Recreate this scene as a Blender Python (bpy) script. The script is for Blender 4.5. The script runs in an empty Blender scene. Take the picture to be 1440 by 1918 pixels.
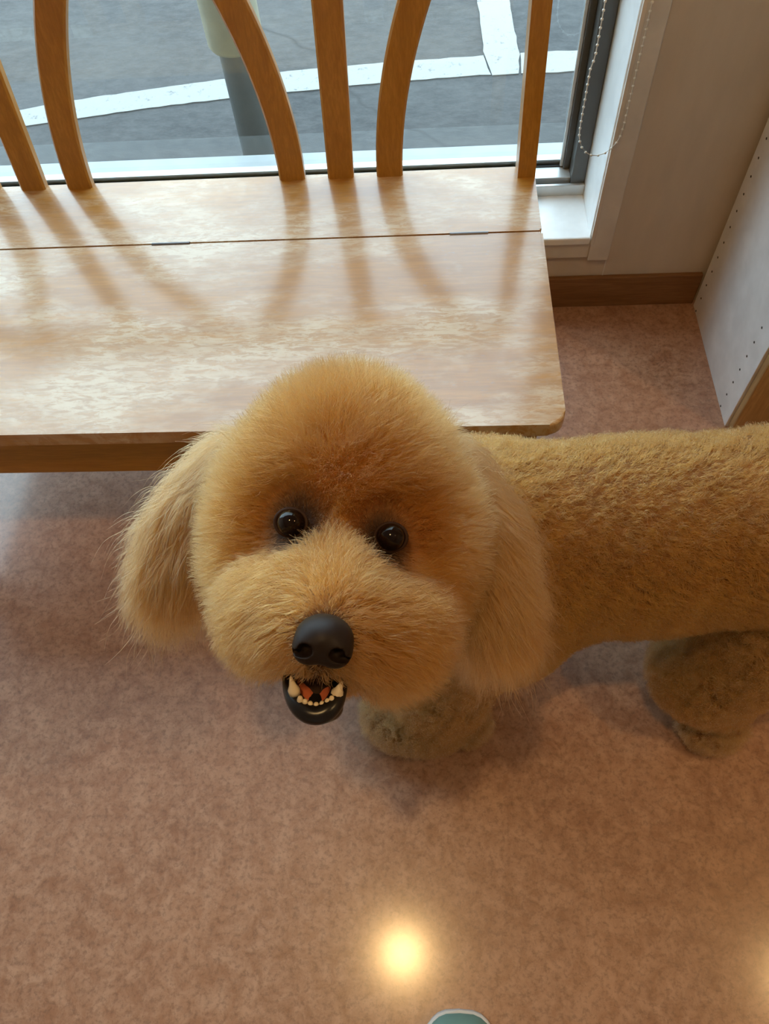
import bpy, bmesh, math, random
import numpy as np
from mathutils import Vector, Matrix

# ------------------------------------------------------------------ camera
F_PX, CX, CY, CAM_H = 1404.9, 720.0, 959.0, 1.15
_p, _r, _y = math.radians(59.634), math.radians(-6.591), math.radians(-6.794)
_fh = np.array([math.sin(_y), math.cos(_y), 0.0])
_r0 = np.array([math.cos(_y), -math.sin(_y), 0.0])
_up = np.array([0, 0, 1.0])
FWD = _fh * math.cos(_p) - _up * math.sin(_p)
_u0 = _fh * math.sin(_p) + _up * math.cos(_p)
RIGHT = _r0 * math.cos(_r) + _u0 * math.sin(_r)
UP = -_r0 * math.sin(_r) + _u0 * math.cos(_r)
CAM = np.array([0, 0, CAM_H])

scene = bpy.context.scene
col = scene.collection
cam_data = bpy.data.cameras.new('camera')
cam_data.sensor_fit = 'HORIZONTAL'
cam_data.sensor_width = 36.0
cam_data.lens = F_PX / 1440.0 * 36.0
cam_data.clip_start = 0.02
cam = bpy.data.objects.new('camera', cam_data)
col.objects.link(cam)
cam.matrix_world = Matrix(((RIGHT[0], UP[0], -FWD[0], CAM[0]), (RIGHT[1], UP[1], -FWD[1], CAM[1]),
                           (RIGHT[2], UP[2], -FWD[2], CAM[2]), (0, 0, 0, 1)))
scene.camera = cam

# ------------------------------------------------------------------ sky, exposure
SKY_STRENGTH = 5.4
LAMP_STRENGTH = 800.0
world = bpy.data.worlds.new('overcast_sky')
scene.world = world
world.use_nodes = True
wn = world.node_tree.nodes
wn['Background'].inputs[0].default_value = (0.67, 0.87, 1.0, 1)
wn['Background'].inputs[1].default_value = SKY_STRENGTH
scene.view_settings.view_transform = 'Standard'
scene.view_settings.look = 'None'
scene.view_settings.exposure = 0.12
scene.view_settings.gamma = 1.0
scene.view_settings.use_curve_mapping = False
scene.cycles.max_bounces = 8
scene.cycles.diffuse_bounces = 4
scene.cycles.adaptive_threshold = 0.02
scene.cycles.transparent_max_bounces = 12
scene.cycles.caustics_reflective = False
scene.cycles.caustics_refractive = False
scene.cycles.sample_clamp_indirect = 6.0

# the window opening that lets the sky in (it runs off the frame to the left)
WX0, WX1, WZ0, WZ1 = -2.40, 0.308, 0.176, 2.32

# ------------------------------------------------------------------ pixel helpers (direction only)
def ray(px, py):
    d = RIGHT * (px - CX) + UP * (CY - py) + FWD * F_PX
    return d / np.linalg.norm(d)
def atz(px, py, z):
    d = ray(px, py); return CAM + d * ((z - CAM[2]) / d[2])
def aty(px, py, y):
    d = ray(px, py); return CAM + d * (y / d[1])
def atd(px, py, dep):
    return CAM + (RIGHT * (px - CX) + UP * (CY - py) + FWD * F_PX) * (dep / F_PX)

# ------------------------------------------------------------------ mesh helpers
def obj(name, me, mat=None, parent=None):
    o = bpy.data.objects.new(name, me)
    col.objects.link(o)
    if mat is not None:
        me.materials.append(mat)
    if parent is not None:
        o.parent = parent
    return o
def finish(bm, name, smooth=False):
    me = bpy.data.meshes.new(name)
    bmesh.ops.recalc_face_normals(bm, faces=bm.faces)
    bm.to_mesh(me); bm.free()
    if smooth:
        me.polygons.foreach_set('use_smooth', [True] * len(me.polygons))
    return me
def add_box(bm, x0, x1, y0, y1, z0, z1, bev=0.0, seg=2):
    r = bmesh.ops.create_cube(bm, size=1.0)
    vs = r['verts']
    bmesh.ops.scale(bm, vec=(x1 - x0, y1 - y0, z1 - z0), verts=vs)
    bmesh.ops.translate(bm, vec=((x0 + x1) / 2, (y0 + y1) / 2, (z0 + z1) / 2), verts=vs)
    if bev > 0:
        es = list({e for v in vs for e in v.link_edges})
        bmesh.ops.bevel(bm, geom=es, offset=bev, segments=seg, affect='EDGES', profile=0.5)
def box(name, x0, x1, y0, y1, z0, z1, mat, parent=None, bev=0.0):
    bm = bmesh.new(); add_box(bm, x0, x1, y0, y1, z0, z1, bev)
    return obj(name, finish(bm, name), mat, parent)
def tag(o, label=None, cat=None, group=None, kind=None):
    if label: o['label'] = label
    if cat: o['category'] = cat
    if group: o['group'] = group
    if kind: o['kind'] = kind
    return o
def empty(name, loc=(0, 0, 0)):
    o = bpy.data.objects.new(name, None); col.objects.link(o)
    o.location = loc
    return o
def lathe(bm, prof, center, n=32, axis='Z'):
    rings = []
    for r, h in prof:
        ring = []
        for k in range(n):
            a = 2 * math.pi * k / n
            v = (r * math.cos(a), r * math.sin(a), h)
            if axis == 'X': v = (v[2], v[0], v[1])
            if axis == 'Y': v = (v[0], v[2], v[1])
            ring.append(bm.verts.new((v[0] + center[0], v[1] + center[1], v[2] + center[2])))
        rings.append(ring)
    for a, b in zip(rings[:-1], rings[1:]):
        for k in range(n):
            bm.faces.new((a[k], a[(k + 1) % n], b[(k + 1) % n], b[k]))
    bm.faces.new(rings[0][::-1]); bm.faces.new(rings[-1])
def prism(bm, pts, z0, z1, bev=0.0):
    lo = [bm.verts.new((p[0], p[1], z0)) for p in pts]
    hi = [bm.verts.new((p[0], p[1], z1)) for p in pts]
    n = len(pts)
    top = bm.faces.new(hi); bm.faces.new(lo[::-1])
    for k in range(n):
        bm.faces.new((lo[k], lo[(k + 1) % n], hi[(k + 1) % n], hi[k]))
    if bev > 0:
        es = [e for e in bm.edges if (e.verts[0] in hi and e.verts[1] in hi) or (e.verts[0] in lo and e.verts[1] in lo)]
        bmesh.ops.bevel(bm, geom=es, offset=bev, segments=3, affect='EDGES', profile=0.5)
def tube(bm, pts, rad, n=10, cap=True):
    pts = [Vector(p) for p in pts]
    rings = []
    for i, p in enumerate(pts):
        t = (pts[min(i + 1, len(pts) - 1)] - pts[max(i - 1, 0)]).normalized()
        a = t.orthogonal().normalized() if abs(t.z) < 0.9 else t.cross(Vector((0, 1, 0))).normalized()
        b = t.cross(a).normalized()
        r = rad[i] if hasattr(rad, '__len__') else rad
        rings.append([bm.verts.new(p + (a * math.cos(2 * math.pi * k / n) + b * math.sin(2 * math.pi * k / n)) * r) for k in range(n)])
    for a, b in zip(rings[:-1], rings[1:]):
        for k in range(n):
            bm.faces.new((a[k], a[(k + 1) % n], b[(k + 1) % n], b[k]))
    if cap:
        bm.faces.new(rings[0][::-1]); bm.faces.new(rings[-1])

# ------------------------------------------------------------------ materials
class NT:
    def __init__(self, name):
        self.mat = bpy.data.materials.new(name)
        self.mat.use_nodes = True
        self.t = self.mat.node_tree
        self.bsdf = self.t.nodes['Principled BSDF']
        self.out = self.t.nodes['Material Output']
    def n(self, kind, **kw):
        nd = self.t.nodes.new(kind)
        for k, v in kw.items():
            if k in nd.inputs: nd.inputs[k].default_value = v
            else: setattr(nd, k, v)
        return nd
    def l(self, a, b): self.t.links.new(a, b)
    def coord(self, scale=(1, 1, 1), kind='Object'):
        tc = self.n('ShaderNodeTexCoord'); mp = self.n('ShaderNodeMapping')
        mp.inputs['Scale'].default_value = scale
        self.l(tc.outputs[kind], mp.inputs['Vector'])
        return mp.outputs['Vector']
    def noise(self, vec, scale, detail=4, rough=0.55, dist=0.0):
        nd = self.n('ShaderNodeTexNoise', Scale=scale, Detail=detail, Roughness=rough, Distortion=dist)
        self.l(vec, nd.inputs['Vector'])
        return nd.outputs['Fac']
    def ramp(self, fac, stops):
        r = self.n('ShaderNodeValToRGB')
        e = r.color_ramp.elements
        while len(e) < len(stops): e.new(0.5)
        for i, (p, c) in enumerate(stops):
            e[i].position = p
            e[i].color = (c, c, c, 1) if not hasattr(c, '__len__') else (*c, 1)
        self.l(fac, r.inputs['Fac'])
        return r.outputs['Color']
    def mix(self, fac, a, b, blend='MIX'):
        m = self.n('ShaderNodeMix', data_type='RGBA', blend_type=blend)
        for s, v in ((m.inputs[0], fac), (m.inputs[6], a), (m.inputs[7], b)):
            if hasattr(v, 'is_output'): self.l(v, s)
            else: s.default_value = v if not hasattr(v, '__len__') else (*v, 1)
        return m.outputs[2]
    def base(self, c):
        s = self.bsdf.inputs['Base Color']
        if hasattr(c, 'is_output'): self.l(c, s)
        else: s.default_value = (*c, 1)
    def set(self, **kw):
        for k, v in kw.items():
            s = self.bsdf.inputs[k.replace('_', ' ')]
            if hasattr(v, 'is_output'): self.l(v, s)
            else: s.default_value = v
    def bump(self, h, strength=0.1, dist=0.002):
        b = self.n('ShaderNodeBump', Strength=strength, Distance=dist)
        self.l(h, b.inputs['Height']); self.l(b.outputs['Normal'], self.bsdf.inputs['Normal'])

def simple(name, c, rough=0.5, metal=0.0, **kw):
    m = NT(name)
    v = m.coord()
    f = m.noise(v, 18, 3)
    m.base(m.mix(m.ramp(f, [(0.35, 0.0), (0.65, 1.0)]), tuple(x * 0.93 for x in c), tuple(min(1, x * 1.05) for x in c)))
    m.set(Roughness=rough, Metallic=metal, **kw)
    return m.mat

def wood(name, dark, light, rough=0.35, coat=0.0, coat_rough=0.2, grain=(2.2, 26, 26), worn=None):
    m = NT(name)
    v = m.coord(grain)
    g = m.noise(v, 2.2, 7, 0.62, 0.4)
    fine = m.noise(m.coord(tuple(x * 4 for x in grain)), 3.0, 4, 0.6)
    c = m.mix(m.ramp(g, [(0.32, 0.0), (0.68, 1.0)]), dark, light)
    c = m.mix(m.ramp(fine, [(0.42, 0.35), (0.6, 0.0)]), c, tuple(x * 0.7 for x in dark))
    r = None
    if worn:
        # scuffed varnish with painted-in window glare: pale streaky patches along the grain
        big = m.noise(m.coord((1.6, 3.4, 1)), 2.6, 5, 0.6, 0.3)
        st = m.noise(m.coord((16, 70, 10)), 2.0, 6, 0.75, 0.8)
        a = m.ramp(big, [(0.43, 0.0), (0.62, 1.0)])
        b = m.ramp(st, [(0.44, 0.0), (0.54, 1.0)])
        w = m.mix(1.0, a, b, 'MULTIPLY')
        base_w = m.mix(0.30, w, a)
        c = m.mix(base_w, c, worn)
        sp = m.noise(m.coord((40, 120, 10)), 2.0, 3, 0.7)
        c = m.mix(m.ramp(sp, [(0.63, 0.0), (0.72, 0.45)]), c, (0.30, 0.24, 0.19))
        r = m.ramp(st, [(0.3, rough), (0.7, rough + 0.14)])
    m.base(c)
    m.set(Roughness=r if r is not None else rough, Coat_Weight=coat, Coat_Roughness=coat_rough)
    m.bump(g, 0.06, 0.001)
    return m.mat

def emission(name, c, s):
    m = NT(name)
    e = m.n('ShaderNodeEmission', Strength=s)
    e.inputs['Color'].default_value = (*c, 1)
    m.l(e.outputs[0], m.out.inputs['Surface'])
    return m.mat

def floor_material():
    m = NT('vinyl_floor')
    v = m.coord()
    a = m.noise(v, 7, 6, 0.65)
    b = m.noise(v, 40, 6, 0.7, 0.5)
    d = m.noise(v, 130, 5, 0.72)
    e = m.noise(m.coord((240, 60, 1)), 1.0, 3, 0.6)
    c = m.mix(m.ramp(a, [(0.3, 0.0), (0.7, 1.0)]), (0.25, 0.098, 0.042), (0.40, 0.195, 0.105))
    c = m.mix(m.ramp(b, [(0.36, 0.0), (0.64, 0.75)]), c, (0.53, 0.305, 0.19))
    c = m.mix(m.ramp(d, [(0.36, 0.5), (0.52, 0.0)]), c, (0.13, 0.05, 0.025))
    c = m.mix(m.ramp(e, [(0.66, 0.0), (0.75, 0.3)]), c, (0.12, 0.055, 0.035))
    m.base(c)
    m.set(Roughness=m.ramp(b, [(0.3, 0.40), (0.7, 0.52)]), Specular_IOR_Level=0.8, Coat_Weight=0.8, Coat_Roughness=0.16)
    m.bump(d, 0.10, 0.0008)
    return m.mat

def wall_material(name, c):
    m = NT(name)
    v = m.coord()
    a = m.noise(m.coord((5, 5, 1.2)), 5, 5, 0.6)
    d = m.noise(v, 160, 4, 0.6)
    m.base(m.mix(m.ramp(a, [(0.35, 0.0), (0.65, 1.0)]), tuple(x * 0.92 for x in c), c))
    m.set(Roughness=0.75)
    m.bump(d, 0.15, 0.001)
    return m.mat

def asphalt_material():
    m = NT('asphalt')
    v = m.coord()
    a = m.noise(v, 1.6, 5, 0.6)
    b = m.noise(m.coord((22, 40, 22)), 1.0, 7, 0.78)
    d = m.noise(v, 260, 3, 0.7)
    c = m.mix(m.ramp(a, [(0.38, 0.0), (0.62, 1.0)]), (0.020, 0.021, 0.022), (0.048, 0.048, 0.047))
    c = m.mix(m.ramp(b, [(0.4, 0.0), (0.7, 0.6)]), c, (0.085, 0.084, 0.082))
    c = m.mix(m.ramp(d, [(0.6, 0.0), (0.75, 0.5)]), c, (0.085, 0.08, 0.078))
    cr = m.n('ShaderNodeTexVoronoi', Scale=0.55, feature='DISTANCE_TO_EDGE')
    dn = m.n('ShaderNodeTexNoise', Scale=3.0, Detail=5)
    m.l(v, dn.inputs['Vector'])
    mx = m.n('ShaderNodeMix', data_type='RGBA'); mx.inputs[0].default_value = 0.25
    m.l(v, mx.inputs[6]); m.l(dn.outputs['Color'], mx.inputs[7]); m.l(mx.outputs[2], cr.inputs['Vector'])
    c = m.mix(m.ramp(cr.outputs['Distance'], [(0.0, 0.8), (0.006, 0.0)]), c, (0.02, 0.02, 0.02))
    m.base(c); m.set(Roughness=0.8)
    m.bump(b, 0.4, 0.004)
    return m.mat

def glass_material():
    m = NT('window_glass')
    t = m.n('ShaderNodeBsdfTransparent'); t.inputs[0].default_value = (0.94, 0.985, 0.985, 1)
    g = m.n('ShaderNodeBsdfGlossy', Roughness=0.0)
    fr = m.n('ShaderNodeFresnel', IOR=1.5)
    mul = m.n('ShaderNodeMath', operation='MULTIPLY'); mul.inputs[1].default_value = 1.9
    mul.use_clamp = True
    mx = m.n('ShaderNodeMixShader')
    m.l(fr.outputs[0], mul.inputs[0]); m.l(mul.outputs[0], mx.inputs[0])
    m.l(t.outputs[0], mx.inputs[1]); m.l(g.outputs[0], mx.inputs[2])
    m.l(mx.outputs[0], m.out.inputs['Surface'])
    return m.mat

def paint_line_material():
    m = NT('road_paint')
    v = m.coord()
    b = m.noise(v, 45, 6, 0.75)
    c = m.mix(m.ramp(b, [(0.30, 0.0), (0.42, 1.0)]), (0.09, 0.09, 0.09), (0.28, 0.28, 0.27))
    m.base(c); m.set(Roughness=0.7)
    return m.mat

M = {
    'floor': floor_material(),
    'wall': wall_material('wallpaper', (0.62, 0.52, 0.41)),
    'wall_room': wall_material('room_wallpaper', (0.72, 0.64, 0.54)),
    'ceiling': wall_material('ceiling_board', (0.78, 0.74, 0.68)),
    'trim': simple('painted_trim', (0.68, 0.63, 0.57), 0.4),
    'sill': simple('white_sill', (0.86, 0.88, 0.89), 0.3),
    'baseboard': wood('baseboard_wood', (0.20, 0.085, 0.025), (0.29, 0.135, 0.05), 0.45),
    'alu': simple('aluminium', (0.62, 0.64, 0.64), 0.35, 0.5),
    'sill_alu': simple('weathered_aluminium', (0.30, 0.32, 0.32), 0.5, 0.2),
    'dark_alu': simple('dark_aluminium', (0.10, 0.10, 0.095), 0.35, 0.3),
    'gasket': simple('black_gasket', (0.02, 0.022, 0.02), 0.6),
    'glass': glass_material(),
    'seat': wood('worn_glare_seat_wood', (0.35, 0.145, 0.012), (0.47, 0.22, 0.03), 0.34, 1.0, 0.15, worn=(0.60, 0.47, 0.31)),  # pale patch colour: real scuffs plus glare painted into the wood
    'bench': wood('bench_wood', (0.35, 0.145, 0.012), (0.47, 0.22, 0.03), 0.36, 0.3, 0.25, grain=(26, 26, 2.2)),
    'apron': wood('bench_apron_wood', (0.35, 0.145, 0.012), (0.47, 0.22, 0.03), 0.40),
    'hinge': simple('hinge_metal', (0.16, 0.15, 0.15), 0.4, 0.8),
    'white_panel': simple('white_melamine', (0.84, 0.85, 0.86), 0.4),
    'hole': simple('hole_dark', (0.05, 0.045, 0.04), 0.8),
    'cab_wood': wood('cabinet_pine', (0.36, 0.20, 0.07), (0.52, 0.32, 0.13), 0.45, grain=(18, 18, 2.0)),
    'chain': simple('chain_plastic', (0.78, 0.78, 0.74), 0.3),
    'asphalt': asphalt_material(),
    'concrete': simple('concrete', (0.09, 0.095, 0.095), 0.8),
    'paint': paint_line_material(),
    'pole_cream': simple('cream_plastic', (0.38, 0.365, 0.265), 0.4),
    'pole_grey': simple('grey_steel', (0.15, 0.16, 0.155), 0.5, 0.0),
    'lamp': emission('lamp_disc', (1.0, 0.63, 0.26), LAMP_STRENGTH),
    'lamp_trim': simple('lamp_trim_white', (0.8, 0.8, 0.78), 0.4),
}

# ------------------------------------------------------------------ room shell
WALL_Y = 1.1647
GROUND_Z = -0.10
RX0, RX1, RY0, CEIL = -2.6, 2.4, -3.0, 2.5

box('floor', RX0 - .1, RX1 + .1, RY0 - .1, WALL_Y + .001, -0.08, 0.0, M['floor'])['kind'] = 'structure'
bm = bmesh.new()
add_box(bm, RX0 - .1, WX0, WALL_Y, 1.40, -0.3, CEIL + .1)
add_box(bm, WX1 + .012, RX1 + .1, WALL_Y, 1.40, -0.3, CEIL + .1)
add_box(bm, WX0, WX1 + .012, WALL_Y, 1.40, -0.3, WZ0 - .016)
add_box(bm, WX0, WX1 + .012, WALL_Y, 1.40, WZ1 + .012, CEIL + .1)
tag(obj('wall_front', finish(bm, 'wall_front'), M['wall']), kind='structure')
tag(box('wall_back', RX0 - .1, RX1 + .1, RY0 - .1, RY0, -.3, CEIL, M['wall_room']), kind='structure')
tag(box('wall_left', RX0 - .1, RX0, RY0, WALL_Y, 0, CEIL, M['wall_room']), kind='structure')
tag(box('wall_right', RX1, RX1 + .1, RY0, WALL_Y, 0, CEIL, M['wall_room']), kind='structure')
tag(box('ceiling', RX0 - .1, RX1 + .1, RY0 - .1, 1.40, CEIL, CEIL + .1, M['ceiling']), kind='structure')
tag(box('baseboard_front', RX0, 0.5435, WALL_Y - .010, WALL_Y, 0, 0.0755, M['baseboard'], bev=.0015), kind='structure')

# casing round the window opening
t = empty('trim_1'); t['kind'] = 'structure'
box('casing_stile', WX1 + .002, 0.3495, WALL_Y - .009, WALL_Y + .01, 0.119, WZ1 + .05, M['trim'], t, .002)
box('casing_sill_apron', WX0 - .04, WX1 + .002, WALL_Y - .007, WALL_Y + .01, 0.126, 0.1605, M['trim'], t, .0015)
box('casing_stile', WX0 - .042, WX0, WALL_Y - .009, WALL_Y + .01, 0.119, WZ1 + .05, M['trim'], t, .002)
box('casing_head', WX0, WX1 + .002, WALL_Y - .009, WALL_Y + .01, WZ1, WZ1 + .05, M['trim'], t, .002)
box('casing_bead', WX1 + .0005, WX1 + .0075, WALL_Y - .013, WALL_Y - .008, 0.161, WZ1, M['trim'], t, .001)
box('wall_joint', 0.3475, 0.3495, WALL_Y - .0015, WALL_Y + .001, 0.0755, 0.119, M['trim'], t)

# window: sill, jambs, frame, pane
w = empty('window_1'); w['kind'] = 'structure'
box('window_sill', WX0, WX1, WALL_Y - .012, 1.279, WZ0 - .016, WZ0, M['sill'], w, .003)
box('jamb', WX1 - .001, WX1 + .013, WALL_Y - .004, 1.40, WZ0 - .01, WZ1, M['sill'], w, .001)
box('jamb', WX0 - .013, WX0 + .001, WALL_Y - .004, 1.40, WZ0 - .01, WZ1, M['sill'], w, .001)
box('head_jamb', WX0, WX1, WALL_Y - .004, 1.40, WZ1, WZ1 + .013, M['sill'], w)
GX = 0.272
bmf = [('bottom_track', WX0, WX1 - .001, 1.277, 1.284, .17, .198, 'alu'),
       ('track_gap', WX0, WX1 - .001, 1.284, 1.293, .17, .186, 'gasket'),
       ('bottom_rail', WX0, GX + .008, 1.293, 1.326, .17, .204, 'alu'),
       ('glazing_gasket', WX0, GX + .006, 1.326, 1.3325, .17, .2055, 'gasket'),
       ('outer_bead', WX0, GX + .004, 1.3345, 1.352, .17, .214, 'alu'),
       ('outer_sill', WX0 - .03, WX1 + .03, 1.352, 1.43, .15, .186, 'sill_alu'),
       ('frame_stile', GX + .008, WX1 - .002, 1.284, 1.36, .186, WZ1, 'dark_alu'),
       ('sash_stile', GX - .004, GX + .008, 1.318, 1.350, .204, WZ1, 'dark_alu'),
       ('edge_seal', GX - .010, GX - .004, 1.324, 1.330, .206, WZ1, 'alu'),
       ('frame_stile', WX0 + .001, WX0 + .03, 1.284, 1.36, .186, WZ1, 'dark_alu'),
       ('head_rail', WX0 + .03, GX, 1.284, 1.36, WZ1 - .04, WZ1, 'dark_alu')]
for n_, x0, x1, y0, y1, z0, z1, mt in bmf:
    box(n_, x0, x1, y0, y1, z0, z1, M[mt], w, .0012)
bm = bmesh.new()
vs = [bm.verts.new(v) for v in ((WX0 + .02, 1.3335, .19), (GX + .004, 1.3335, .19), (GX + .004, 1.3335, WZ1 - .02), (WX0 + .02, 1.3335, WZ1 - .02))]
bm.faces.new(vs)                      # faces the room
me_ = bpy.data.meshes.new('glass_pane'); bm.to_mesh(me_); bm.free()
obj('glass_pane', me_, M['glass'], w)

# ------------------------------------------------------------------ outside ground and markings
tag(box('parking_ground', -9, 9, 1.40, 14, GROUND_Z - .2, GROUND_Z, M['asphalt']), kind='structure')
tag(box('concrete_kerb', -9, 9, 1.40, 1.78, GROUND_Z - .1, GROUND_Z + .012, M['concrete'], bev=.004), kind='structure')

def marking(name, px, label, jitter=.0022, seed=1):
    rnd = random.Random(seed)
    pts = [atz(x, y, GROUND_Z) for x, y in px]
    out = []
    for i, p in enumerate(pts):
        q = pts[(i + 1) % len(pts)]
        L = np.linalg.norm(q - p); k = max(1, int(L / .03))
        for s in range(k):
            a = p + (q - p) * s / k
            out.append((a[0] + rnd.uniform(-1, 1) * jitter, a[1] + rnd.uniform(-1, 1) * jitter))
    bm = bmesh.new(); prism(bm, out, GROUND_Z - .002, GROUND_Z + .003)
    return tag(obj(name, finish(bm, name), M['paint']), label, 'road marking', 'white parking bay lines')
marking('parking_line', [(20, 211), (133, 190), (300, 166), (430, 148), (540, 135), (720, 119), (905, 106), (918, 141), (720, 156), (540, 174), (427, 186), (300, 201), (137, 225), (30, 241)],
        'long white parking line running behind the grey post outside the window', seed=1)
marking('parking_line', [(907, 107), (889, -40), (876, -150), (930, -150), (947, -40), (972, 103), (972, 139), (921, 143)],
        'white parking line running away from the window, crossing piece of the T', seed=2)
marking('parking_line', [(975, 101), (1020, 98), (1090, 96), (1091, 134), (1020, 138), (975, 139)],
        'short white parking line stub beyond the T toward the window edge', seed=3)

# post with cream sleeve outside
px_, py_ = -0.432, 1.80
po_ = empty('sleeved_post', (px_, py_, GROUND_Z))
tag(po_, 'grey round post in a cream plastic sleeve standing outside the window', 'post')
bm = bmesh.new(); lathe(bm, [(.045, 0), (.045, .9)], (0, 0, 0), 32)
obj('post_tube', finish(bm, 'post_tube', True), M['pole_grey'], po_)
bm = bmesh.new(); lathe(bm, [(.046, .318), (.060, .318), (.0645, .326), (.066, .9), (.062, .91), (.04, .912)], (0, 0, 0), 40)
obj('sleeve', finish(bm, 'sleeve', True), M['pole_cream'], po_)

# ------------------------------------------------------------------ bench
SZ = 0.38
SX0, SX1 = -0.955, 0.174
bench = empty('bench', ((SX0 + SX1) / 2, .82, 0))
tag(bench, 'worn golden wooden bench with curved back slats in front of the window', 'bench')
def bpart(name, me, mat, parent=None):
    o = obj(name, me, mat, parent or bench)
    if parent is None:
        o.matrix_parent_inverse = Matrix.Translation(-Vector(bench.location))
    return o
def bbox_(name, x0, x1, y0, y1, z0, z1, mat, bev=.002):
    bm = bmesh.new(); add_box(bm, x0, x1, y0, y1, z0, z1, bev)
    return bpart(name, finish(bm, name), mat)
def rrect(x0, x1, y0, y1, rs):
    out = []
    for (cx, cy, a0, r) in ((x1, y1, 0, rs[0]), (x0, y1, 90, rs[1]), (x0, y0, 180, rs[2]), (x1, y0, 270, rs[3])):
        ccx = cx - r if cx == x1 else cx + r
        ccy = cy - r if cy == y1 else cy + r
        for k in range(7):
            a = math.radians(a0 + 90 * k / 6)
            out.append((ccx + r * math.cos(a), ccy + r * math.sin(a)))
    return out
bm = bmesh.new(); prism(bm, rrect(SX0, SX1, .572, .9290, (.003, .003, .022, .022)), SZ - .024, SZ, .004)
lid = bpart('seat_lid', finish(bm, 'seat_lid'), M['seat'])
bm = bmesh.new(); prism(bm, rrect(SX0, SX1 - .001, .9325, 1.084, (.012, .012, .003, .003)), SZ - .024, SZ, .003)
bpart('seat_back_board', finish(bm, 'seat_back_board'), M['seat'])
bbox_('front_apron', SX0 + .03, SX1 - .03, .590, .610, .262, SZ - .024, M['apron'])
bbox_('back_apron', SX0 + .03, SX1 - .03, 1.045, 1.062, .262, SZ - .024, M['apron'])
bbox_('side_apron', SX1 - .052, SX1 - .034, .61, 1.045, .262, SZ - .024, M['apron'])
bbox_('side_apron', SX0 + .034, SX0 + .052, .61, 1.045, .262, SZ - .024, M['apron'])
bbox_('box_bottom', SX0 + .035, SX1 - .035, .595, 1.055, .254, .262, M['apron'])
for x in (SX0 + .055, SX1 - .055):
    bbox_('front_leg', x - .02, x + .02, .598, .638, 0, .300, M['bench'], .004)
for pxa, pxb, py in ((285, 355, 456.5), (842, 914, 434)):
    a = atz(pxa, py, SZ); b = atz(pxb, py, SZ)
    bm = bmesh.new()
    lathe(bm, [(.0032, a[0]), (.0032, b[0])], (0, .9308, SZ - .0012), 12, 'X')
    add_box(bm, a[0], b[0], .9295, .9321, SZ - .016, SZ - .001)
    bpart('hinge', finish(bm, 'hinge'), M['hinge'])
# back: slats and posts in a plane leaning 10 degrees
TH = math.radians(10)
U = np.array([0, math.sin(TH), math.cos(TH)]); N_ = np.array([0, math.cos(TH), -math.sin(TH)])
B0 = np.array([0, 1.071, SZ])
def slat(fx, sgn, name='back_slat'):
    bm = bmesh.new(); rings = []
    hw, ht, c = .0208, .009, .003
    ss = np.linspace(-.02, .43, 28)
    f = lambda s: fx + (.0 if sgn == 0 else sgn * (.079 + .78 * max(s, 0) ** 2)) + .02 * s * (sgn == 0)
    for s in ss:
        ds = .002
        tx = (f(s + ds) - f(s - ds)) / (2 * ds)
        L = math.hypot(1, tx); nx, ns = 1 / L, -tx / L
        w_ = hw + .004 * max(s, 0)
        ring = []
        for a, b in ((-1, -1 + c / ht), (-1 + c / hw, -1), (1 - c / hw, -1), (1, -1 + c / ht), (1, 1 - c / ht), (1 - c / hw, 1), (-1 + c / hw, 1), (-1, 1 - c / ht)):
            p = B0 + U * (s + a * w_ * ns) + N_ * (b * ht + ht) + np.array([f(s) + a * w_ * nx, 0, 0])
            ring.append(bm.verts.new(p))
        rings.append(ring)
    for a, b in zip(rings[:-1], rings[1:]):
        for k in range(8):
            bm.faces.new((a[k], a[(k + 1) % 8], b[(k + 1) % 8], b[k]))
    bm.faces.new(rings[0]); bm.faces.new(rings[-1])
    bpart(name, finish(bm, name), M['bench'])
for fx in (-0.136, -0.647):
    for sgn in (-1, 0, 1):
        slat(fx, sgn)
for x0 in (.1455, SX0 + .001):
    bm = bmesh.new(); rings = []
    prof = [(1.055, 0), (1.055, .25)] + [tuple((B0 + U * s + N_ * .004)[1:]) for s in (-.04, .0, .2, .46)]
    for yc, z in prof:
        rings.append([bm.verts.new((x0 + a * .0275, yc + b * .019, z)) for a, b in ((0, -1), (1, -1), (1, 1), (0, 1))])
    for a, b in zip(rings[:-1], rings[1:]):
        for k in range(4):
            bm.faces.new((a[k], a[(k + 1) % 4], b[(k + 1) % 4], b[k]))
    bm.faces.new(rings[0]); bm.faces.new(rings[-1])
    bmesh.ops.bevel(bm, geom=[e for e in bm.edges if abs(e.verts[0].co.z - e.verts[1].co.z) > .03], offset=.004, segments=2, affect='EDGES')
    bpart('back_post', finish(bm, 'back_post'), M['bench'])
pt = B0 + U * .445
bbox_('top_rail', SX0 + .02, SX1 - .02, pt[1] - .012, pt[1] + .022, pt[2] - .03, pt[2] + .04, M['bench'], .008)

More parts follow.
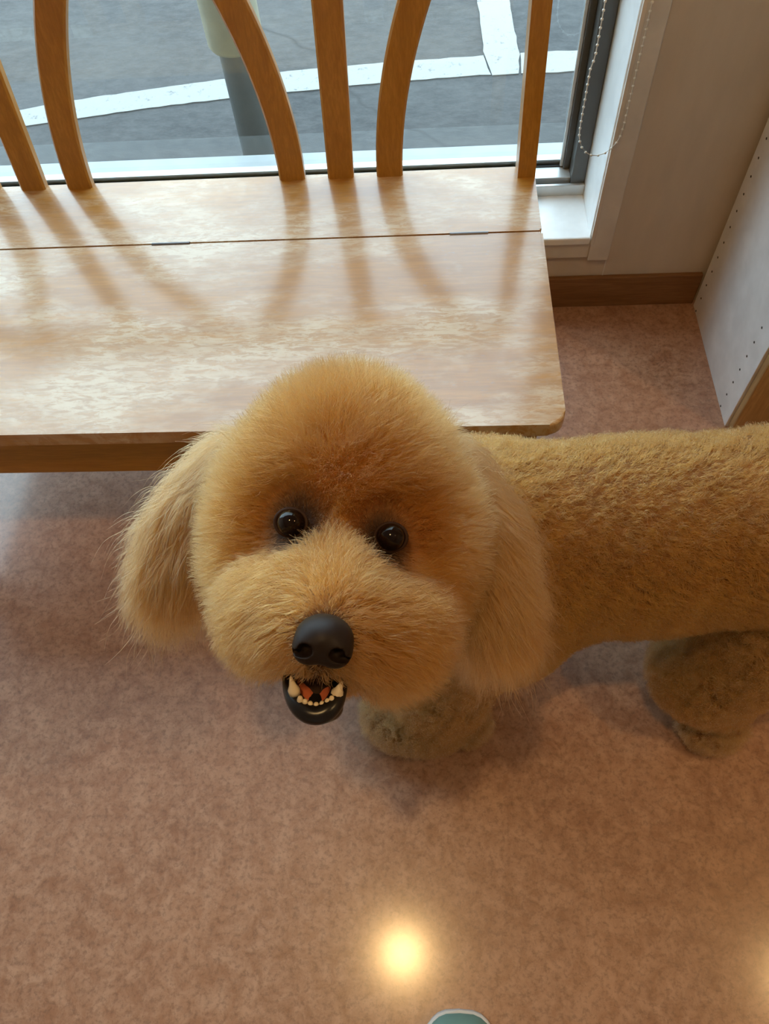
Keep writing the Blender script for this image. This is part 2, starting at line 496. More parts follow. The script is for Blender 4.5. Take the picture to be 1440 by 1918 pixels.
# ------------------------------------------------------------------ cabinet beside the window wall
CBX = 0.5445
cab = empty('storage_cabinet', (CBX + .25, 1.0, 0))
tag(cab, 'white storage cabinet side with rows of peg holes and a tan wooden front', 'cabinet')
def cpart(name, x0, x1, y0, y1, z0, z1, mat, bev=.001):
    o = box(name, x0, x1, y0, y1, z0, z1, mat, cab, bev)
    o.matrix_parent_inverse = Matrix.Translation(-Vector(cab.location)); return o
CY0, CY1, CH = .842, 1.150, .92
side = cpart('side_panel', CBX, CBX + .018, CY0, CY1, 0, CH, M['white_panel'])
cpart('side_panel', CBX + .60, CBX + .618, CY0, CY1, 0, CH, M['white_panel'])
cpart('top_board', CBX, CBX + .618, CY0, CY1, CH, CH + .018, M['white_panel'])
cpart('back_board', CBX + .018, CBX + .60, CY1 - .006, CY1, 0, CH, M['white_panel'])
for k in range(2):
    cpart('door', CBX + .004 + k * .307, CBX + .307 + k * .307, CY0 - .018, CY0 - .0005, .004, CH + .012, M['cab_wood'], .003)
bm = bmesh.new(); lathe(bm, [(.0021, -.0006), (.0021, .0006)], (0, 0, 0), 10, 'X')
hole_me = finish(bm, 'peg_hole'); hole_me.materials.append(M['hole'])
for hy in (1.128, .885):
    for k in range(26):
        h = bpy.data.objects.new('peg_hole', hole_me); col.objects.link(h)
        h.parent = side
        h.location = (CBX, hy, .006 + k * .0341)

# ------------------------------------------------------------------ blind chain and roller
bl = empty('roller_blind', (-1.046, 1.12, 2.40))
tag(bl, 'rolled up roller blind mounted above the window', 'blind')
bm = bmesh.new(); lathe(bm, [(.026, WX0), (.026, WX1)], (1.046, 0, 0), 24, 'X')
obj('blind_roll', finish(bm, 'blind_roll', True), M['sill'], bl)
for x in (1.351, -1.369):
    box('bracket', x, x + .02, -.035, .035, -.035, .035, M['lamp_trim'], bl, .003)
CHY = 1.149
path = []
z_lo = .352; xa, xb = .250, .3195
for z in np.arange(2.38, .40, -.0117): path.append((xa + (.004 if z > .5 else 0), z))
for k in range(1, 12):
    a = math.pi + math.pi * k / 12
    path.append(((xa + xb) / 2 + (xb - xa) / 2 * math.cos(a), .396 + .048 * math.sin(a)))
for z in np.arange(.40, 2.38, .0117): path.append((xb, z))
# resample evenly
P_ = np.array(path); seg = np.r_[0, np.cumsum(np.linalg.norm(np.diff(P_, axis=0), axis=1))]
sN = np.arange(0, seg[-1], .0118)
BX = np.interp(sN, seg, P_[:, 0]); BZ = np.interp(sN, seg, P_[:, 1])
ch = empty('blind_chain', ((xa + xb) / 2, CHY, .348))
tag(ch, 'white beaded pull chain of a blind hanging in a loop beside the window', 'blind chain')
bm = bmesh.new(); tube(bm, [(x, CHY, z) for x, z in zip(BX, BZ)], .0008, 6)
o = obj('cord', finish(bm, 'cord', True), M['chain'], ch); o.matrix_parent_inverse = Matrix.Translation(-Vector(ch.location))
bm = bmesh.new()
for x, z in zip(BX, BZ):
    r_ = bmesh.ops.create_icosphere(bm, subdivisions=1, radius=.0024)
    bmesh.ops.translate(bm, vec=(x, CHY, z), verts=r_['verts'])
o = obj('beads', finish(bm, 'beads', True), M['chain'], ch); o['kind'] = 'stuff'; o.matrix_parent_inverse = Matrix.Translation(-Vector(ch.location))

# ------------------------------------------------------------------ ceiling downlights (warm), both mirrored in the floor
for (lx, ly, lab) in ((-.135, -.02, 'warm ceiling downlight above the teal shoe, mirrored in the floor'),
                      (1.50, -.10, 'warm ceiling downlight on the cabinet side, mirrored in the floor')):
    d = empty('downlight_offscreen', (lx, ly, CEIL))
    tag(d, lab, 'ceiling light', 'ceiling downlights')
    bm = bmesh.new()
    lathe(bm, [(.075, 0), (.075, -.006), (.050, -.009), (.038, -.004), (.038, 0)], (0, 0, 0), 32)
    obj('trim_ring', finish(bm, 'trim_ring', True), M['lamp_trim'], d)
    bm = bmesh.new(); bmesh.ops.create_circle(bm, cap_ends=True, segments=32, radius=.035)
    bmesh.ops.translate(bm, vec=(0, 0, -.010), verts=bm.verts)
    obj('lamp_disc_offscreen', finish(bm, 'lamp_disc_offscreen'), M['lamp'], d)

# ------------------------------------------------------------------ dog
# implicit body -> one continuous surface (surface nets)
def surface_nets(field, lo, h):
    s = field < 0
    c = np.zeros(tuple(np.array(field.shape) - 1), int)
    for dx in (0, 1):
        for dy in (0, 1):
            for dz in (0, 1):
                c += s[dx:dx + c.shape[0], dy:dy + c.shape[1], dz:dz + c.shape[2]]
    act = (c > 0) & (c < 8)
    idx = np.full(act.shape, -1, int)
    cells = np.argwhere(act)
    idx[act] = np.arange(len(cells))
    acc = np.zeros((len(cells), 3)); cnt = np.zeros(len(cells))
    corners = [(a, b, d) for a in (0, 1) for b in (0, 1) for d in (0, 1)]
    for i, a in enumerate(corners):
        for b in corners[i + 1:]:
            if sum(abs(x - y) for x, y in zip(a, b)) != 1: continue
            fa = field[cells[:, 0] + a[0], cells[:, 1] + a[1], cells[:, 2] + a[2]]
            fb = field[cells[:, 0] + b[0], cells[:, 1] + b[1], cells[:, 2] + b[2]]
            m = (fa < 0) != (fb < 0)
            t = np.where(m, fa / np.where(m, fa - fb, 1), 0)
            acc[m] += (np.array(a) + np.outer(t, np.array(b) - np.array(a)))[m]
            cnt[m] += 1
    V = lo + (cells + acc / cnt[:, None]) * h
    quads = []
    for ax in range(3):
        o1, o2 = [k for k in range(3) if k != ax]
        sl0 = [slice(None)] * 3; sl1 = [slice(None)] * 3
        sl0[ax] = slice(0, -1); sl1[ax] = slice(1, None)
        ch = s[tuple(sl0)] != s[tuple(sl1)]
        e = np.argwhere(ch)
        e = e[(e[:, o1] > 0) & (e[:, o2] > 0) & (e[:, o1] < act.shape[o1]) & (e[:, o2] < act.shape[o2])]
        if not len(e): continue
        sg = s[tuple(e.T)]
        def nb(a, b):
            q = e.copy(); q[:, o1] -= a; q[:, o2] -= b
            return idx[tuple(q.T)]
        q = np.stack([nb(0, 0), nb(1, 0), nb(1, 1), nb(0, 1)], 1)
        flip = sg if ax != 1 else ~sg
        q[~flip] = q[~flip][:, ::-1]
        quads.append(q)
    return V, np.concatenate(quads)
def mesh_from(V, Q, name):
    me = bpy.data.meshes.new(name)
    me.vertices.add(len(V)); me.vertices.foreach_set('co', V.astype(np.float32).ravel())
    me.loops.add(len(Q) * 4); me.loops.foreach_set('vertex_index', Q.astype(np.int32).ravel())
    me.polygons.add(len(Q)); me.polygons.foreach_set('loop_start', np.arange(0, len(Q) * 4, 4, dtype=np.int32))
    me.polygons.foreach_set('use_smooth', np.ones(len(Q), bool))
    me.update(calc_edges=True); me.validate()
    return me
def sd_ell(P, c, ax, r):
    q = (P - c) @ np.array(ax).T
    r = np.array(r)
    k0 = np.linalg.norm(q / r, axis=-1); k1 = np.linalg.norm(q / r ** 2, axis=-1)
    return k0 * (k0 - 1) / np.maximum(k1, 1e-6)
def sd_cap(P, a, b, ra, rb):
    a = np.array(a, float); b = np.array(b, float); d = b - a
    t = np.clip(((P - a) @ d) / (d @ d), 0, 1)
    return np.linalg.norm(P - a - t[..., None] * d, axis=-1) - (ra + (rb - ra) * t)
def smin(a, b, k):
    h_ = np.clip(.5 + .5 * (b - a) / k, 0, 1)
    return b * (1 - h_) + a * h_ - k * h_ * (1 - h_)
EYE3 = np.eye(3)
_a = math.radians(8.2)
HX = RIGHT * math.cos(_a) - UP * math.sin(_a)          # head axes: right, up, towards the viewer
HY = UP * math.cos(_a) + RIGHT * math.sin(_a)
HZ = -FWD
HA = np.array([HX, HY, HZ])
def rot_head(deg):
    a = math.radians(deg)
    return np.array([HX * math.cos(a) + HY * math.sin(a), -HX * math.sin(a) + HY * math.cos(a), HZ])

EYE_L, EYE_R = atd(545, 979, .481), atd(732, 1006, .479)
NOSE = atd(605, 1206, .400)
PR = []     # (region, function, blend)
def ell(reg, c, r, ax=EYE3, k=.03): PR.append((reg, lambda P: sd_ell(P, np.array(c), ax, r), k))
def cap(reg, a, b, ra, rb, k=.03): PR.append((reg, lambda P: sd_cap(P, a, b, ra, rb), k))
BY = .418
ell('body', (.07, BY - .012, .325), (.135, .112, .150))
cap('body', (.04, BY, .405), (.46, BY + .004, .418), .074, .080, .04)                # straight topline
ell('body', (.085, BY - .075, .235), (.075, .05, .075), k=.05)                        # elbow and brisket
ell('body', (.24, BY + .002, .352), (.19, .105, .124), k=.05)
ell('body', (.44, BY + .006, .375), (.15, .108, .122), k=.05)
cap('body', (.05, BY, .40), atd(690, 980, .63), .085, .065, .05)                     # neck
ell('body', (-.03, BY - .04, .38), (.085, .085, .11), k=.04)                          # chest front
# near (left) front leg, far front leg
cap('leg', (.045, .35, .28), (.015, .325, .12), .058, .056, .03)
cap('leg', (.015, .322, .12), (.0, .308, .05), .058, .056, .02)
ell('paw', (-.032, .300, .040), (.070, .054, .036), k=.02)
ell('paw', (.052, .290, .034), (.030, .030, .030), k=.012)
cap('leg', (.05, .485, .28), (.03, .49, .08), .055, .05, .03)
ell('paw', (.0, .49, .04), (.06, .05, .036), k=.02)
# near hind leg, far hind leg
ell('leg', (.455, .378, .27), (.09, .068, .105), k=.03)
cap('leg', (.425, .360, .24), (.375, .338, .125), .076, .062, .03)
cap('leg', (.375, .338, .125), (.398, .322, .085), .060, .046, .015)
ell('paw', (.405, .288, .030), (.044, .036, .029), k=.006)
ell('leg', (.47, .465, .27), (.095, .07, .105), k=.03)
cap('leg', (.45, .48, .24), (.44, .49, .08), .07, .05, .03)
ell('paw', (.43, .495, .034), (.05, .042, .03), k=.015)
cap('leg', (.585, BY, .43), (.66, BY, .54), .028, .02, .03)                           # tail stub
# head
SKULL = atd(641, 945, .560)
ell('skull', SKULL, (.064, .083, .078), HA, k=.03)
ell('skull', atd(540, 1020, .545), (.040, .058, .046), HA, k=.02)
ell('skull', atd(745, 1035, .545), (.040, .058, .046), HA, k=.02)
cap('muzzle', atd(628, 1078, .500), atd(607, 1182, .434), .036, .026, .025)
ell('muzzle', atd(540, 1138, .478), (.032, .032, .033), rot_head(15), .025)
ell('muzzle', atd(710, 1165, .477), (.034, .035, .035), rot_head(-25), .025)
cap('jaw', atd(615, 1200, .510), atd(597, 1290, .456), .026, .015, .012)
# ears
cap('ear', atd(450, 880, .590), atd(390, 950, .590), .024, .024, .04)
cap('ear', atd(825, 895, .590), atd(885, 970, .588), .026, .026, .04)
ell('ear', atd(365, 985, .585), (.027, .062, .020), rot_head(-16), .012)
ell('ear', atd(895, 1040, .580), (.031, .072, .022), rot_head(24), .012)

def dog_field(P):
    d = None; reg = {}
    for r, f, k in PR:
        v = f(P)
        d = v if d is None else smin(d, v, k)
    # eye sockets and mouth opening
    for e, rr in ((EYE_L, .0138), (EYE_R, .0138)):
        d = np.maximum(d, -(np.linalg.norm(P - e - HZ * .003, axis=-1) - rr))
    return d
lo = np.array([-.30, .08, -.01]); hi = np.array([.70, .60, .84]); h_ = .0062
dims = np.ceil((hi - lo) / h_).astype(int)
grid = [lo[k] + h_ * np.arange(dims[k]) for k in range(3)]
field = np.empty(dims, np.float32)
for i, x in enumerate(grid[0]):
    yy, zz = np.meshgrid(grid[1], grid[2], indexing='ij')
    field[i] = dog_field(np.stack([np.full_like(yy, x), yy, zz], -1))
DV, DQ = surface_nets(field, lo, h_)
DV[:, 2] = np.maximum(DV[:, 2], 0.0)

def skin_material():
    m = NT('dog_skin'); v = m.coord()
    f = m.noise(v, 60, 4, .6)
    c = m.mix(m.ramp(f, [(.35, 0.0), (.65, 1.0)]), (.16, .07, .022), (.24, .11, .035))
    at = m.n('ShaderNodeAttribute', attribute_name='bare_skin')
    m.base(m.mix(at.outputs['Fac'], c, (.032, .013, .006)))
    m.set(Roughness=.9)
    return m.mat
def fur_material():
    m = NT('apricot_fur')
    at = m.n('ShaderNodeAttribute', attribute_name='fur_color')
    hb = m.n('ShaderNodeBsdfHairPrincipled', parametrization='COLOR')
    m.l(at.outputs['Color'], hb.inputs['Color'])
    hb.inputs['Roughness'].default_value = .55
    hb.inputs['Radial Roughness'].default_value = .65
    hb.inputs['Random Roughness'].default_value = .2
    hb.inputs['Coat'].default_value = 0.0
    m.l(hb.outputs[0], m.out.inputs['Surface'])
    return m.mat
def wet(name, c, rough=.2, **kw):
    return simple(name, c, rough, 0.0, **kw)
M['skin'] = skin_material(); M['fur'] = fur_material()
M['nose'] = wet('nose_leather', (.017, .010, .007), .48, Specular_IOR_Level=.16)
M['eye'] = wet('dark_eye', (.008, .004, .003), .05, Specular_IOR_Level=.28)
M['lid'] = wet('dark_eyelid', (.030, .012, .006), .6, Specular_IOR_Level=.2)
M['lip'] = wet('black_lip', (.010, .008, .008), .28, Specular_IOR_Level=.35)
M['tooth'] = wet('tooth_enamel', (.75, .62, .42), .25)
M['tongue'] = wet('tongue_flesh', (.50, .13, .06), .3)
M['mouth'] = wet('mouth_lining', (.16, .045, .035), .5, Specular_IOR_Level=.2)

dog_me = mesh_from(DV, DQ, 'dog')
def near(c, r0, r1):
    return 1 - np.clip((np.linalg.norm(DV - c, axis=1) - r0) / (r1 - r0), 0, 1)
bare = np.max([near(EYE_L, .016, .026), near(EYE_R, .016, .026), near(NOSE, .018, .026), near(atd(592, 1290, .448), .020, .028)], axis=0)
dog_me.attributes.new('bare_skin', 'FLOAT', 'POINT').data.foreach_set('value', bare.astype(np.float32))
dog = obj('dog', dog_me, M['skin'])
tag(dog, 'fluffy apricot poodle-mix dog standing by the bench looking up with open mouth', 'dog')

# ---- face parts
def sphere_part(name, c, r, mat, ax=HA, parent=dog, seg=32):
    bm = bmesh.new(); bmesh.ops.create_uvsphere(bm, u_segments=seg, v_segments=seg // 2, radius=1)
    for v in bm.verts:
        q = np.array(v.co) * np.array(r)
        v.co = np.array(c) + q @ np.array(ax)
    return obj(name, finish(bm, name, True), mat, parent)
for e in (EYE_L, EYE_R):
    sphere_part('eye', e + HZ * .001, (.0090, .0090, .0090), M['eye'])
    bm = bmesh.new(); c_ = e + HZ * .0008
    rr_ = []
    for k in range(28):
        a = 2 * math.pi * k / 28
        rad_ = HX * math.cos(a) + HY * math.sin(a)
        ctr = c_ + rad_ * (.0094 + .0007 * math.cos(2 * a))
        rr_.append([bm.verts.new(ctr + (rad_ * math.cos(b) + HZ * math.sin(b)) * .0013) for b in np.linspace(0, 2 * math.pi, 9)[:-1]])
    for i in range(28):
        for k in range(8): bm.faces.new((rr_[i][k], rr_[i][(k + 1) % 8], rr_[(i + 1) % 28][(k + 1) % 8], rr_[(i + 1) % 28][k]))
    obj('eyelid', finish(bm, 'eyelid', True), M['lid'], dog)
# nose: rounded wedge with nostrils
nl = -np.array([.030, .028, .034]); nh = -nl; hs = .0009
nd = np.ceil((nh - nl) / hs).astype(int)
g = np.stack(np.meshgrid(*[nl[k] + hs * np.arange(nd[k]) for k in range(3)], indexing='ij'), -1)
I3 = np.eye(3)
f_ = sd_ell(g, np.array([0, .002, -.006]), I3, (.0172, .0145, .018))
f_ = smin(f_, sd_ell(g, np.array([-.0082, -.004, .001]), I3, (.0088, .0088, .010)), .005)
f_ = smin(f_, sd_ell(g, np.array([.0082, -.004, .001]), I3, (.0088, .0088, .010)), .005)
for sx in (-1, 1):
    f_ = np.maximum(f_, -smin(sd_ell(g, np.array([sx * .0092, -.0035, .0105]), I3, (.0046, .0042, .0080)),
                              sd_ell(g, np.array([sx * .0135, -.0062, .0060]), I3, (.0046, .0020, .0060)), .002))
f_ = np.maximum(f_, -sd_cap(g, (0, -.004, .0125), (0, -.018, .008), .0009, .0012))
nv, nq = surface_nets(f_.astype(np.float32), nl, hs)
nv = nv * np.array([.93, .92, .95])
nose = obj('nose', mesh_from(NOSE + nv @ HA, nq, 'nose'), M['nose'], dog)

def mp(px, py, d): return atd(px, py, d)
# mouth cavity, lower lip, tongue, teeth
MC = mp(592, 1278, .4565)
sphere_part('mouth_cavity', MC, (.0150, .0150, .010), M['mouth'])
lipc = [(541, 1262, .452), (542, 1283, .444), (548, 1305, .436), (560, 1325, .431), (577, 1337, .4285), (596, 1340, .428), (613, 1333, .4285), (627, 1317, .431), (634, 1296, .436), (638, 1276, .443), (641, 1260, .452)]
lp = [mp(*q) for q in lipc]
bm = bmesh.new()
lr = [.0036, .0044, .005, .0056, .006, .006, .006, .0056, .005, .0044, .0036]
LPN = np.array(lp); tt = np.linspace(0, len(lp) - 1, 41)
# smooth resample of the lip curve
kk = np.arange(len(lp)); LPN = np.stack([np.interp(tt, kk, LPN[:, j]) for j in range(3)], 1); lr = np.interp(tt, kk, lr)
for _ in range(6): LPN[1:-1] = (LPN[:-2] + 2 * LPN[1:-1] + LPN[2:]) / 4
rings = []
for i in range(len(LPN)):
    tg = LPN[min(i + 1, len(LPN) - 1)] - LPN[max(i - 1, 0)]; tg /= np.linalg.norm(tg)
    b1 = np.cross(tg, HZ); b1 /= np.linalg.norm(b1); b2 = np.cross(tg, b1)
    rings.append([bm.verts.new(LPN[i] + (b1 * math.cos(q) + b2 * math.sin(q)) * lr[i]) for q in np.linspace(0, 2 * math.pi, 15)[:-1]])
for a, b in zip(rings[:-1], rings[1:]):
    for k in range(14): bm.faces.new((a[k], a[(k + 1) % 14], b[(k + 1) % 14], b[k]))
bm.faces.new(rings[0][::-1]); bm.faces.new(rings[-1])
lip = finish(bm, 'lower_lip', True)
obj('lower_lip', lip, M['lip'], dog)
sphere_part('chin', mp(593, 1322, .448), (.0160, .0100, .014), M['lip'])
# tongue: two low mounds either side of a dark hollow, one mesh
bm = bmesh.new()
rows = 10; cols_ = 15; gridv = []
for i in range(rows):
    row = []
    for j in range(cols_):
        u_ = -1 + 2 * j / (cols_ - 1); v_ = i / (rows - 1)
        x = 593 + u_ * 40 * (1 - .12 * v_ ** 3); y = 1270 + 46 * v_ - 8 * u_ * u_ * v_
        dep = .446 - .010 * v_ + .004 * abs(u_) ** 3 + .005 * math.exp(-(u_ / .25) ** 2) * (1 - .6 * v_)
        row.append(bm.verts.new(mp(x, y, dep)))
    gridv.append(row)
for i in range(rows - 1):
    for j in range(cols_ - 1):
        bm.faces.new((gridv[i][j], gridv[i][j + 1], gridv[i + 1][j + 1], gridv[i + 1][j]))
ext = bmesh.ops.extrude_face_region(bm, geom=bm.faces[:])
bmesh.ops.translate(bm, vec=tuple(-HZ * .003), verts=[v for v in ext['geom'] if isinstance(v, bmesh.types.BMVert)])
obj('tongue', finish(bm, 'tongue', True), M['tongue'], dog)
teeth = [((552, 1300, .4330), (544, 1266, .4270), .0034, .0005, 'canine_tooth'), ((629, 1304, .4330), (641, 1276, .4265), .0036, .0005, 'canine_tooth')]
for (x, y) in ((562, 1311), (571, 1317), (581, 1321), (592, 1323), (603, 1321), (613, 1316), (621, 1311)):
    teeth.append(((x, y + 5, .4300), (x, y - 6, .4265), .0020, .0014, 'incisor_tooth'))
for a, b, ra, rb, nm in teeth:
    A, B = np.array(mp(*a)), np.array(mp(*b))
    bm = bmesh.new()
    ts = (0, .25, .5, .75, .93, 1.0)
    tube(bm, [tuple(A + (B - A) * t_) for t_ in ts], [ra, ra * 1.05, ra * .5 + rb * .55 + ra * .05, ra * .3 + rb * .7, ra * .1 + rb * .75, rb * .4], 10)
    obj(nm, finish(bm, nm, True), M['tooth'], dog)

# ---- fur strands
rng = np.random.default_rng(7)
def field_noise(P, scale, seed, terms=10):
    r = np.random.default_rng(seed)
    out = np.zeros((len(P), 3))
    for _ in range(terms):
        kv = r.normal(size=3); kv *= scale * r.uniform(.6, 1.5) / np.linalg.norm(kv)
        ph = P @ kv + r.uniform(0, 6.28)
        out += np.sin(ph)[:, None] * r.normal(size=3)
    return out / math.sqrt(terms)
T = np.concatenate([DQ[:, [0, 1, 2]], DQ[:, [0, 2, 3]]])
A_, B_, C_ = DV[T[:, 0]], DV[T[:, 1]], DV[T[:, 2]]
area = np.linalg.norm(np.cross(B_ - A_, C_ - A_), axis=1) / 2
cen = (A_ + B_ + C_) / 3
REG = ['body', 'leg', 'paw', 'skull', 'muzzle', 'jaw', 'ear']
def reg_w(P):
    ds = []
    for r in REG:
        ds.append(np.min([f(P) for rr, f, k in PR if rr == r], axis=0))
    ds = np.array(ds).T
    w_ = np.exp(-(ds - ds.min(1, keepdims=True)) / .006)
    return w_ / w_.sum(1, keepdims=True)
def par(d): return np.array([d[r] for r in REG])
W_t = reg_w(cen)
dens = W_t @ par(dict(body=.52, leg=.80, paw=.9, skull=1.0, muzzle=1.0, jaw=.8, ear=1.1))
nrm_t = np.cross(B_ - A_, C_ - A_); nrm_t /= np.linalg.norm(nrm_t, axis=1, keepdims=True) + 1e-12
view = CAM - cen; view /= np.linalg.norm(view, axis=1, keepdims=True)
facing = (nrm_t * view).sum(1)
dens *= np.where(facing > -.35, 1.0, .30)
dens[cen[:, 2] < .004] = 0
pr = area * dens; pr /= pr.sum()
NS = 500000
ti = rng.choice(len(T), NS, p=pr)
u1 = np.sqrt(rng.random(NS)); u2 = rng.random(NS)
bc = np.stack([1 - u1, u1 * (1 - u2), u1 * u2], 1)
P = A_[ti] * bc[:, :1] + B_[ti] * bc[:, 1:2] + C_[ti] * bc[:, 2:]
# smooth normals from the field
vn = np.zeros_like(DV)
for k in range(3): np.add.at(vn, T[:, k], nrm_t * area[:, None])
vn /= np.linalg.norm(vn, axis=1, keepdims=True) + 1e-12
Nn = vn[T[ti, 0]] * bc[:, :1] + vn[T[ti, 1]] * bc[:, 1:2] + vn[T[ti, 2]] * bc[:, 2:]
Nn /= np.linalg.norm(Nn, axis=1, keepdims=True) + 1e-12
Wp = reg_w(P)
dE = np.minimum(np.linalg.norm(P - EYE_L, axis=1), np.linalg.norm(P - EYE_R, axis=1))
dN = np.linalg.norm(P - NOSE, axis=1)
dM = np.linalg.norm(P - mp(592, 1300, .44), axis=1)
keep = (dE > .0098) & (dN > .0165) & ~((dM < .019))
P, Nn, Wp, dE, dN, dM = P[keep], Nn[keep], Wp[keep], dE[keep], dN[keep], dM[keep]
n = len(P)
sst = lambda x, a, b: (lambda t_: t_ * t_ * (3 - 2 * t_))(np.clip((x - a) / (b - a), 0, 1))
L = Wp @ par(dict(body=.0115, leg=.017, paw=.014, skull=.031, muzzle=.025, jaw=.007, ear=.040))
L *= .20 + .80 * sst(dE, .016, .044)
L *= .30 + .70 * sst(dN, .018, .040)
L *= .30 + .70 * sst(dM, .02, .036)
L *= rng.uniform(.72, 1.08, n)
L *= 1 + Wp[:, 6] * (rng.random(n) < .05) * rng.uniform(.2, .7, n)
hx = ((P - NOSE) @ HX); hyv = ((P - NOSE) @ HY)
side_ = np.tanh(hx / .020)[:, None]; mid_ = np.exp(-(hx / .012) ** 2)[:, None]
comb = (Wp[:, [0]] * np.array([.75, -.15, -.45]) + Wp[:, [1]] * np.array([.05, 0, -.35]) + Wp[:, [2]] * np.array([0, 0, -.2])
        + Wp[:, [3]] * (HY * .10 + np.array([0, 0, -.10]))
        + Wp[:, [4]] * (side_ * HX * .95 - HY * .45 * (1 - mid_) + HY * .55 * mid_ - HZ * .25) + Wp[:, [5]] * (-HY * .5 - HZ * .5)
        + Wp[:, [6]] * (-HY * 1.15 + np.tanh(((P - SKULL) @ HX) / .03)[:, None] * HX * .35))
ne = np.where((np.linalg.norm(P - EYE_L, axis=1) < np.linalg.norm(P - EYE_R, axis=1))[:, None], EYE_L, EYE_R)
aw = P - ne; aw -= HZ * (aw @ HZ)[:, None] * .6; aw /= np.linalg.norm(aw, axis=1, keepdims=True)
comb = comb + aw * ((1 - sst(dE, .016, .036)) * 1.1)[:, None]
nmix = Wp @ par(dict(body=.75, leg=.95, paw=.6, skull=1.0, muzzle=.70, jaw=.5, ear=.62))
curl = Wp @ par(dict(body=.55, leg=1.0, paw=.6, skull=.20, muzzle=.34, jaw=.1, ear=.26))
cl1 = field_noise(P, 1050, 3, 14); cl2 = field_noise(P, 160, 4); cl3 = field_noise(P, 480, 9)
D = Nn * nmix[:, None] + comb + (cl1 * .55 + cl2 * .35) * curl[:, None] + cl3 * (.75 * (Wp[:, [1]] + Wp[:, [2]])) + rng.normal(size=(n, 3)) * .17
D /= np.linalg.norm(D, axis=1, keepdims=True)
# keep strands from diving into the skin
dn = (D * Nn).sum(1)
D += Nn * np.clip(.22 - dn, 0, None)[:, None]
D /= np.linalg.norm(D, axis=1, keepdims=True)
NP = 5
ts = np.linspace(0, 1, NP)
pts = np.empty((n, NP, 3), np.float32)
side1 = np.cross(D, cl1 + .01); side1 /= np.linalg.norm(side1, axis=1, keepdims=True) + 1e-9
side2 = np.cross(D, side1)
ph0 = cl2[:, 0] * 3 + rng.normal(size=n) * .5
grav = np.array([0, 0, -1.0])
droop = Wp @ par(dict(body=.05, leg=.05, paw=.05, skull=.05, muzzle=.30, jaw=.2, ear=.35))
for k, t_ in enumerate(ts):
    off = D * (L * t_)[:, None]
    off += (L * droop * t_ ** 2)[:, None] * grav
    am = L * curl * .42 * t_
    off += side1 * (am * np.sin(ph0 + 5.2 * t_))[:, None] + side2 * (am * (np.cos(ph0 + 5.2 * t_) - np.cos(ph0)))[:, None]
    pts[:, k] = P - Nn * .0006 + off
pts[:, :, 2] = np.maximum(pts[:, :, 2], .0004)
# coat colour per strand
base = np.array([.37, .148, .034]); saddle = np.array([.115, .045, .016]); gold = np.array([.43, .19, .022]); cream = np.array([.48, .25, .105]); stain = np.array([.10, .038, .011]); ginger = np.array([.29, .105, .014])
colr = np.tile(base, (n, 1))
def blend(c, w_):
    global colr
    colr = colr * (1 - w_[:, None]) + np.array(c) * w_[:, None]
bodyw = Wp[:, 0]
blend((.34, .145, .028), bodyw)
blend((.38, .18, .055), (Wp[:, 1] + Wp[:, 2]) * .8)
blend((.46, .26, .11), Wp[:, 2] * .7)
blend(ginger, Wp[:, 4] * .22)
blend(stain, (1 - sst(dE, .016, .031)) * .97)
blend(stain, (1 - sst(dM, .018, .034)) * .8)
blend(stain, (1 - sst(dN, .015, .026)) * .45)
blend(cream, Wp[:, 6] * .30)
colr *= 1 + .09 * cl2[:, :1] + Wp[:, [0]] * .20 * cl1[:, :1] + (Wp[:, [1]] + Wp[:, [2]]) * .16 * cl3[:, :1] + .09 * rng.normal(size=(n, 1))
colr = np.clip(colr * .88, .01, .92)
hc = bpy.data.hair_curves.new('fur')
hc.add_curves([NP] * n)
hc.points.foreach_set('position', pts.ravel())
ra = hc.attributes.get('radius') or hc.attributes.new('radius', 'FLOAT', 'POINT')
rw = (Wp @ par(dict(body=.00024, leg=.00024, paw=.00018, skull=.00015, muzzle=.00016, jaw=.00014, ear=.00015)))[:, None] * np.array([1.0, .95, .85, .65, .25])
ra.data.foreach_set('value', rw.astype(np.float32).ravel())
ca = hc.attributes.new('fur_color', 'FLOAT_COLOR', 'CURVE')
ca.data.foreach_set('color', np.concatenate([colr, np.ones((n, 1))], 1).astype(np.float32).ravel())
hc.materials.append(M['fur'])
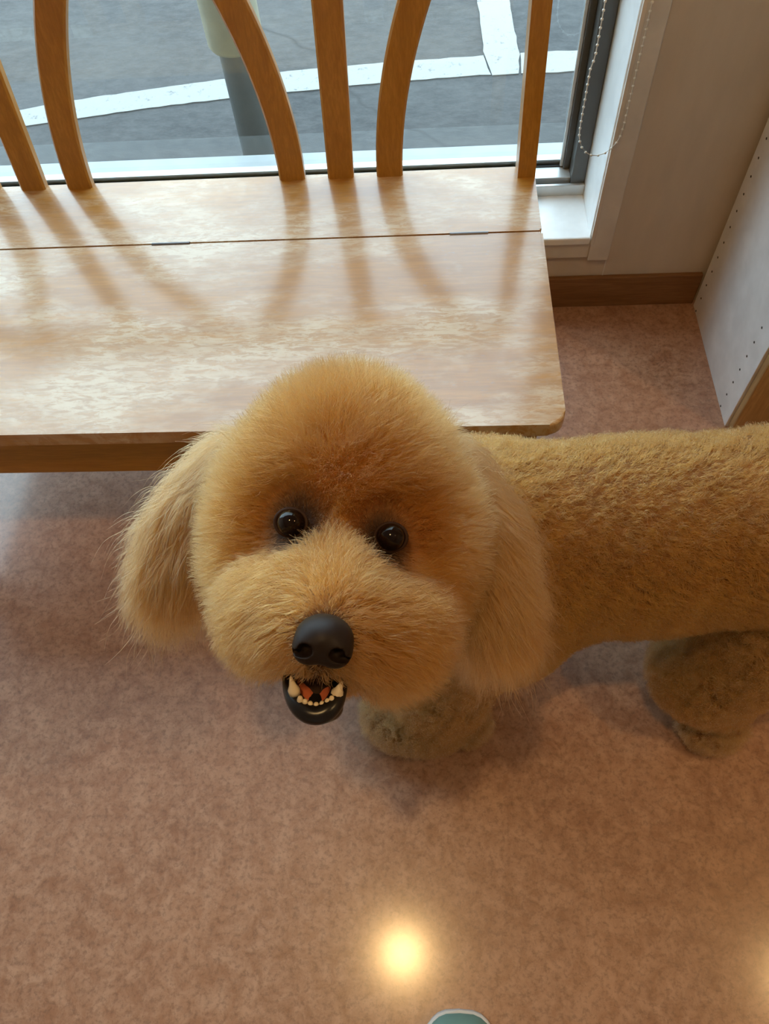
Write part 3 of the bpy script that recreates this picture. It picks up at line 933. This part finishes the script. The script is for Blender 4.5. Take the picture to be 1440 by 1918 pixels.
fur = bpy.data.objects.new('fur', hc); col.objects.link(fur); fur.parent = dog

# ------------------------------------------------------------------ photographer's shoe at the lower edge
shoe = empty('shoe', (.026, -.198, 0))
tag(shoe, 'teal round-toed slip-on shoe with a white rubber sole on the floor', 'shoe')
M['shoe_teal'] = simple('teal_canvas', (.16, .30, .27), .75)
M['shoe_white'] = simple('white_rubber', (.72, .72, .70), .5)
M['shoe_lining'] = simple('shoe_lining', (.06, .06, .06), .9)
def sole_outline(g):
    out = []
    for k in range(48):
        a = 2 * math.pi * k / 48
        y = .130 * math.sin(a)
        wd = .055 + .006 * math.sin(a) - .006 * math.exp(-((y + .02) / .05) ** 2)
        out.append(((wd + g) * math.copysign(abs(math.cos(a)) ** .62, math.cos(a)) + .004 * math.sin(a), y + g * math.sin(a)))
    return out
bm = bmesh.new(); prism(bm, sole_outline(.0025), 0, .026, .003)
obj('sole', finish(bm, 'sole'), M['shoe_white'], shoe)
bm = bmesh.new(); rings = []
NL = 10
for j in range(NL):
    t_ = j / (NL - 1); ring = []
    for (x, y) in sole_outline(0):
        fr = (y + .13) / .26                       # 0 heel .. 1 toe
        top = .072 - .022 * sst(np.array([fr]), .45, 1.0)[0] if fr > .0 else .072
        sc_ = math.cos(t_ * math.pi / 2 * .93) ** .55
        yy = y if fr < .62 else (y - .0313) * sc_ ** .8 + .0313
        if fr < .62: sc_ = 1 - .35 * t_ ** 2
        ring.append(bm.verts.new((x * sc_, yy, .020 + (top - .020) * math.sin(t_ * math.pi / 2))))
    rings.append(ring)
for a, b in zip(rings[:-1], rings[1:]):
    for k in range(48): bm.faces.new((a[k], a[(k + 1) % 48], b[(k + 1) % 48], b[k]))
bm.faces.new(rings[-1])
obj('upper', finish(bm, 'upper', True), M['shoe_teal'], shoe)
bm = bmesh.new(); prism(bm, [(.030 * math.cos(a), -.045 + .058 * math.sin(a)) for a in np.linspace(0, 2 * math.pi, 33)[:-1]], .066, .0745, .002)
obj('opening', finish(bm, 'opening'), M['shoe_lining'], shoe)
